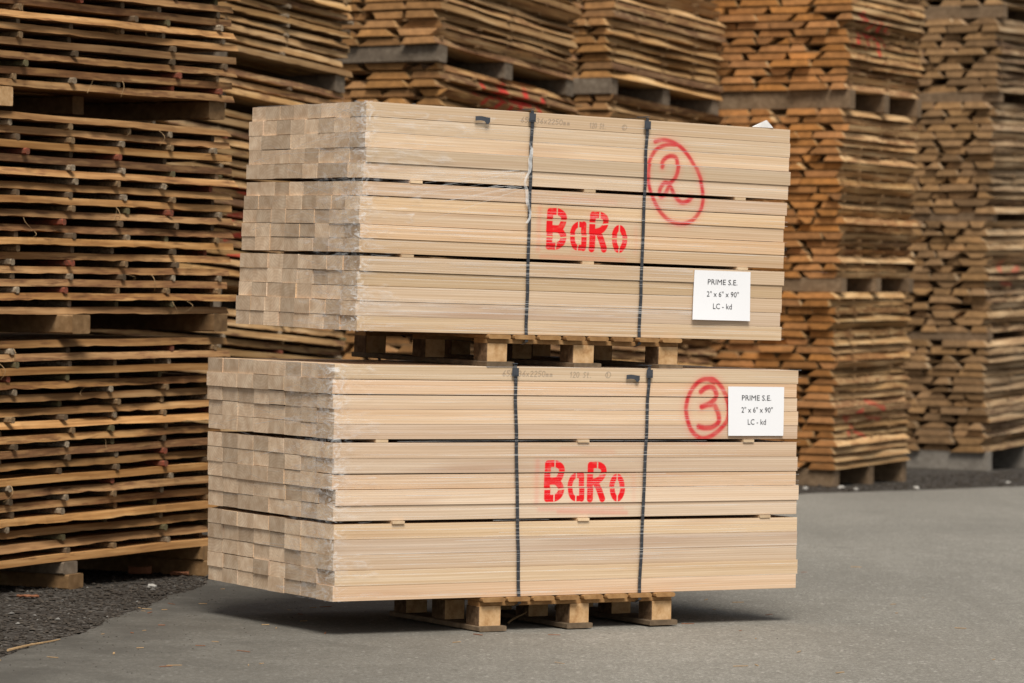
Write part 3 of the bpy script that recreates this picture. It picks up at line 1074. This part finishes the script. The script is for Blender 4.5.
def bearer(label, root_loc, a, tilt, x, y0, y1, z0, z1, mat, wd=.10, group='timber bearers of the stacks', rz=0.0, dt=0):
    me = mesh('bearer', *box_vf(-wd/2, wd/2, y0, y1, -(z1-z0)/2, (z1-z0)/2, c=.006, axis='y'), mats=[mat])
    E = stack_matrix(a, tilt)
    p = Vector(root_loc)+E.to_matrix() @ Vector((x, 0, (z0+z1)/2))
    o = obj('bearer', me, None, p, E)
    o.rotation_euler.rotate_axis('Z', rz)
    return tag(o, label, 'bearer', group)

def axes(a):
    return Vector((math.sin(R(a)), math.cos(R(a)), 0)), Vector((-math.cos(R(a)), math.sin(R(a)), 0))

# stack 1, big and close on the left: only its long side shows
P1 = dict(light=(.58, .345, .155), mid=(.39, .208, .083), dark=(.19, .085, .030), endc=(.42, .25, .12), bark=(.10, .046, .02))
m1 = mat_sawn('sawn_tan', **P1)
A1, near1 = 28.5, Vector((-2.84, 13.89, 0))
sx1 = [.02, .41, .82, 1.23, 1.64, 2.05, 2.46, 2.87]
G1 = 'packs of the leftmost board stack'
GB1 = 'bearers of the leftmost board stack'
for nm, zc, n, pitch, tilt, seed, sp in (('bottom', .125, 17, .0621, .022, 31, 4), ('middle', 1.272, 15, .0632, .021, 32, 7), ('top', 2.315, 13, .0632, .036, 33, 5)):
    z0 = zc-tilt*2.06
    loc = (near1.x, near1.y, z0)
    sawn_pack(f'{nm} pack of rough tan sawn boards in the leftmost stack', G1, loc, A1, tilt, 3.0, 1.25, n, pitch, .033, m1, seed, .018, sx1, False, .28, .022, sp*2)
    if nm == 'bottom':
        for x, s in ((.35, 'hidden left'), (1.65, 'near'), (2.80, 'far')):
            zl = z0+tilt*x
            if s == 'hidden left':
                continue
            bearer(f'upper of two stacked brown timbers at the {s} foot of the leftmost stack', loc, A1, tilt, x, -.03, 1.2, -zl*.5, -.001, M_BEAR_G if s == 'near' else M_BEAR_B, .11, GB1)
            bearer(f'lower of two stacked brown timbers at the {s} foot of the leftmost stack', loc, A1, tilt, x+.015, -.05, 1.2, -zl-.012, -zl*.5-.001, M_BEAR_B, .12, GB1, .03)
    elif nm == 'middle':
        bearer('thick brown bearer end above the bottom pack of the leftmost stack, near side', loc, A1, tilt, 1.60, -.10, 1.2, -.088, -.001, M_BEAR_B, .13, GB1, -.05)
        bearer('thick brown bearer end above the bottom pack of the leftmost stack, far corner', loc, A1, tilt, 2.86, -.03, 1.2, -.088, -.001, M_BEAR_B, .12, GB1)
    else:
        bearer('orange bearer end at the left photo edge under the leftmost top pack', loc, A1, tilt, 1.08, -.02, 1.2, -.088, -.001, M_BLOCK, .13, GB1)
        bearer('dim recessed bearer midway under the top pack of the leftmost stack', loc, A1, tilt, 2.08, .30, 1.2, -.088, -.001, M_BEAR_B, .09, GB1)
        bearer('dark bearer end at the far corner under the leftmost top pack', loc, A1, tilt, 2.86, .02, 1.2, -.088, -.001, M_BEAR_B, .14, GB1)

# the farther stacks: long side to the right, board ends to the left
def far_stack(which, grp, corner, a, tilt, L, W, mat, packs, seed, ends=True, wane=.050, nb=3, x_ref=0.0, bmat=M_BEAR_G, squared=.06, t_frac=.73, base_h=None, yshift=None, mats=None):
    for i, (nm, z, n, pitch) in enumerate(packs):
        d, l = axes(a)
        off = (yshift or {}).get(i, (0, 0))
        p = Vector(corner)+d*off[0]+l*off[1]
        loc = (p.x, p.y, z-tilt*x_ref)
        sx = [.012]+[L*k/4 for k in (1, 2, 3)]+[L-.03]
        mm = (mats or {}).get(i, mat)
        r = sawn_pack(f'{nm} pack of {grp} boards in the {which} stack', f'packs of the {which} stack', loc, a, tilt, L, W, n, pitch, pitch*t_frac, mm if not callable(mm) else mm, seed+i, wane, sx, ends, squared, .035)
        yield i, nm, r, loc
        gap = (z-base_h) if i == 0 else z-(packs[i-1][1]+packs[i-1][2]*packs[i-1][3])+packs[i-1][3]*(1-t_frac)
        xs = [.08, L/2, L-.08] if nb == 3 else [.08, L-.08]
        nmz = ['near', 'middle', 'far'] if nb == 3 else ['near', 'far']
        for x, s in zip(xs, nmz):
            zz = -(gap-.002)
            if i == 0:
                zz = -(loc[2]+tilt*x+.012)
            bearer(f'{s} grey bearer under the {nm} pack of the {which} stack', loc, a, tilt, x, .0, W, zz, -.001, M_BEAR_P if (i == 0 and which == 'rightmost') else bmat, .12, f'bearers of the {which} stack')

def run(gen, marks=None):
    for i, nm, r, loc in gen:
        if marks and i in marks:
            kw, seg = marks[i]
            mm = mat_sawn('sawn_marked', marks=seg, root=r, **kw)
            done = set()
            for c in r.children:
                if c.name.split('.')[0] == 'board' and c.data.name not in done:
                    done.add(c.data.name)
                    c.data.materials[0] = mm

P2 = dict(light=(.60, .41, .22), mid=(.43, .255, .11), dark=(.21, .105, .042), endc=(.42, .25, .12), bark=(.09, .042, .022))
P3 = dict(light=(.62, .44, .24), mid=(.42, .245, .105), dark=(.20, .10, .042), endc=(.40, .205, .08), bark=(.085, .04, .02))
P5 = dict(light=(.68, .48, .26), mid=(.48, .29, .13), dark=(.24, .115, .045), endc=(.47, .215, .075), bark=(.11, .05, .02))
P6 = dict(light=(.58, .43, .265), mid=(.38, .25, .135), dark=(.18, .105, .055), endc=(.37, .215, .10), bark=(.08, .045, .025), grey=.0)
m2, m3, m5, m6 = mat_sawn('sawn_warm', **P2), mat_sawn('sawn_brown', **P3), mat_sawn('sawn_orange', **P5), mat_sawn('sawn_greyed', **P6)

def seg(kind, *q):
    return [(kind,)+s for s in q]
d, l = axes(29)
far2 = Vector((-1.15, 22.2, 0))
c2 = far2-d*3.0
run(far_stack('second-from-left', 'rough warm-brown', c2, 29, -.045, 3.0, 1.25, m2,
              [('lowest', .17, 19, .0635), ('second', 1.50, 18, .0635), ('thin third', 2.72, 3, .0635), ('topmost', 3.00, 14, .0635)], 50, ends=False, wane=.02, x_ref=1.7, base_h=0, t_frac=.62),
    {1: (P2, seg('side', (1.62, .30, 1.80, .34, .05), (1.60, .43, 1.85, .47, .06), (1.62, .18, 1.8, .2, .04), (1.65, .62, 1.85, .60, .05)))})
run(far_stack('third-from-left', 'rough brown', (-.60, 24.5, 0), 29.5, -.05, 2.15, 1.45, m3,
              [('lower', .14, 23, .067), ('middle', 1.79, 22, .067), ('upper', 3.375, 13, .067)], 60, x_ref=.3, base_h=0, squared=.05),
    {1: (dict(P3, strength=1.0), seg('side', (.60, 1.24, .66, 1.38, .07), (.8, 1.2, .95, 1.40, .07), (.95, 1.40, 1.05, 1.22, .07), (1.2, 1.22, 1.3, 1.40, .08), (1.15, 1.31, 1.4, 1.31, .07), (1.5, 1.2, 1.55, 1.35, .08)))})
run(far_stack('fourth-from-left', 'rough greyish-brown', (.76, 27.3, 0), 30, -.02, 2.05, 1.4, m3,
              [('lower', .14, 21, .0722), ('middle', 1.76, 21, .0722), ('upper', 3.395, 12, .0722)], 70, x_ref=.2, base_h=0))
run(far_stack('tall orange-brown', 'rough', (2.86, 28.73, 0), 27, .026, 1.85, 1.75, m5,
              [('bottom', .143, 23, .0678), ('middle', 1.815, 22, .0678), ('top', 3.46, 15, .0678)], 80, x_ref=.1, base_h=0, bmat=M_BEAR_T, t_frac=.76,
              yshift={0: (0, .04), 1: (0, .01), 2: (0, -.03)}),
    {0: (dict(P5, strength=.6), seg('side', (.3, .42, .62, .50, .06), (.35, .30, .5, .36, .06), (.8, .58, 1.15, .50, .06), (.9, .42, 1.2, .40, .05), (.55, .32, .8, .26, .05))),
     2: (dict(P5, strength=1.0), seg('side', (.22, .66, .36, .62, .08), (.34, .50, .22, .40, .06), (.55, .60, .50, .40, .06), (.50, .5, .75, .5, .07), (.72, .62, .80, .36, .08), (.9, .60, .95, .44, .05)))})
run(far_stack('rightmost', 'weathered greyish', (4.86, 33.6, 0), 29, .045, 2.6, 1.8, m6,
              [('lowest', .183, 15, .0765), ('second', 1.40, 15, .0765), ('third', 2.62, 15, .0765), ('fourth', 3.86, 10, .0765), ('topmost', 4.75, 10, .0765)], 90, x_ref=.1, base_h=0, bmat=M_BEAR_T,
              yshift={0: (0, .0), 1: (0, .02), 2: (0, .0), 3: (0, -.04), 4: (0, -.06)}, t_frac=.80),
    {1: (dict(P6, strength=.45), seg('side', (.3, .62, .5, .72, .06), (.6, .60, .9, .66, .06), (.5, .5, .8, .48, .06)))})

# ---------------------------------------------------------------- small things on the ground
def chip(name, label, cat, loc, size, mat, seed, curl=.3, rz=0.0, group=None):
    pr = random.Random(seed)
    V, F = [], []
    n, mm = 6, 4
    for i in range(n+1):
        for j in range(mm+1):
            u_, v_ = i/n-.5, j/mm-.5
            w = (1-abs(u_*2)**2.2)*.9+.1
            V.append((size*u_, size*.45*v_*w, size*curl*(v_*v_*2.4+u_*u_*.5)+pr.uniform(0, .05)*size))
    k = len(V)
    V += [(x, y, z+size*.04) for x, y, z in V]
    for i in range(n):
        for j in range(mm):
            a = i*(mm+1)+j
            F += [(a, a+1, a+mm+2, a+mm+1), (k+a+mm+1, k+a+mm+2, k+a+1, k+a)]
    rim = [i*(mm+1) for i in range(n+1)]+[n*(mm+1)+j for j in range(1, mm+1)]+[i*(mm+1)+mm for i in range(n-1, -1, -1)]+[j for j in range(mm-1, 0, -1)]
    for q, a in enumerate(rim):
        b = rim[(q+1) % len(rim)]
        F.append((a, b, k+b, k+a))
    return tag(obj(name, mesh(name, V, F, [mat]), None, loc, (0, 0, rz)), label, cat, group)

chip('bark_piece', 'larger curled reddish bark piece on gravel under the leftmost stack', 'bark', (-1.80, 16.2, -.005), .12, M_LEAF, 1, .45, .5, 'bark pieces by the leftmost stack')
chip('bark_piece', 'small flat reddish bark piece on gravel beside the far foot timber', 'bark', (-1.61, 16.25, -.006), .09, M_LEAF, 2, .25, .1, 'bark pieces by the leftmost stack')
chip('bark_piece', 'thin brown bark strip on gravel at the near foot of the leftmost stack', 'bark', (-2.13, 14.7, -.008), .10, M_LEAF, 3, .1, 0, 'bark pieces by the leftmost stack')

def stone(label, loc, r, seed, mat=M_STONE):
    pr = random.Random(seed)
    V, F = [], []
    n, mm = 8, 5
    for j in range(mm+1):
        th = math.pi*j/mm
        for i in range(n):
            ph = 2*math.pi*i/n
            k = r*pr.uniform(.8, 1.15)
            V.append((k*math.sin(th)*math.cos(ph)*1.2, k*math.sin(th)*math.sin(ph)*.9, k*math.cos(th)*.6+r*.45))
    for j in range(mm):
        for i in range(n):
            F.append((j*n+i, (j+1)*n+i, (j+1)*n+(i+1) % n, j*n+(i+1) % n))
    return tag(obj('stone', mesh('stone', V, F, [mat]), None, loc), label, 'stone')
M_CHALK = mat_simple('white_stone', (.48, .45, .40), .85, .2)
stone('grey stone on dark gravel in front of the leftmost stack', (-1.66, 15.46, -.012), .022, 1)
stone('flat white stone at the near base of the orange-brown stack', (2.53, 28.17, -.012), .022, 2, M_CHALK)
stone('largest white stone below the corner of the orange-brown stack', (2.87, 28.45, -.012), .026, 3, M_CHALK)
stone('white stone on the asphalt edge right below the orange-brown stack', (2.95, 28.05, -.004), .019, 4, M_CHALK)
stone('pale stone on gravel between the two rightmost stacks', (3.55, 28.75, -.012), .024, 5, M_CHALK)
stone('small pale stone on gravel before the rightmost stack', (4.6, 30.4, -.012), .022, 6, M_CHALK)

def stick(label, p, q, r, name='twig', mat=M_SPLINT):
    p, q = Vector(p), Vector(q)
    V, F = [], []
    t = (q-p).normalized()
    a = t.orthogonal().normalized()
    b = t.cross(a)
    for i in range(7):
        k = i/6
        c = p.lerp(q, k)+a*.004*math.sin(k*5)
        rr = r*(1-.5*k)
        for s in range(5):
            an = s*1.2566
            V.append(c+a*rr*math.cos(an)+b*rr*math.sin(an))
        if i:
            o = (i-1)*5
            for s in range(5):
                F.append((o+s, o+(s+1) % 5, o+5+(s+1) % 5, o+5+s))
    F += [(4, 3, 2, 1, 0), (30, 31, 32, 33, 34)]
    return tag(obj(name, mesh(name, V, F, [mat]), None), label, 'twig' if name == 'twig' else 'splinter')
stick('pale twig lying on the asphalt edge at the lower left', (-1.83, 12.15, .002), (-1.70, 12.62, .006), .005)
stick('pale wood splinter leaning up beside the front left pallet foot', (.01, 13.80, .004), (.085, 13.86, .05), .005, 'wood_splinter')

# splinters and chips of wood trodden into the asphalt round the packs
def debris():
    pr = random.Random(77)
    mb = MB()
    for _ in range(110):
        y = pr.uniform(11.6, 19)
        x = pr.uniform(-1.3, 2.2) if pr.random() < .6 else edge_x(y)+abs(pr.gauss(0, .5))
        ln, wd = pr.uniform(.008, .035), pr.uniform(.0015, .004)
        V, F = box_vf(-ln, ln, -wd, wd, 0, pr.uniform(.001, .003), c=.0004)
        M = Matrix.Translation((x, y, .0015)) @ Matrix.Rotation(pr.uniform(0, 3.1), 4, 'Z')
        mb.add([M @ Vector(v) for v in V], F, mi=pr.choice((0, 0, 1)))
    return mb
obj('wood_debris', debris().mesh('wood_debris', [M_SPLINT, M_LEAF]), kind='stuff')
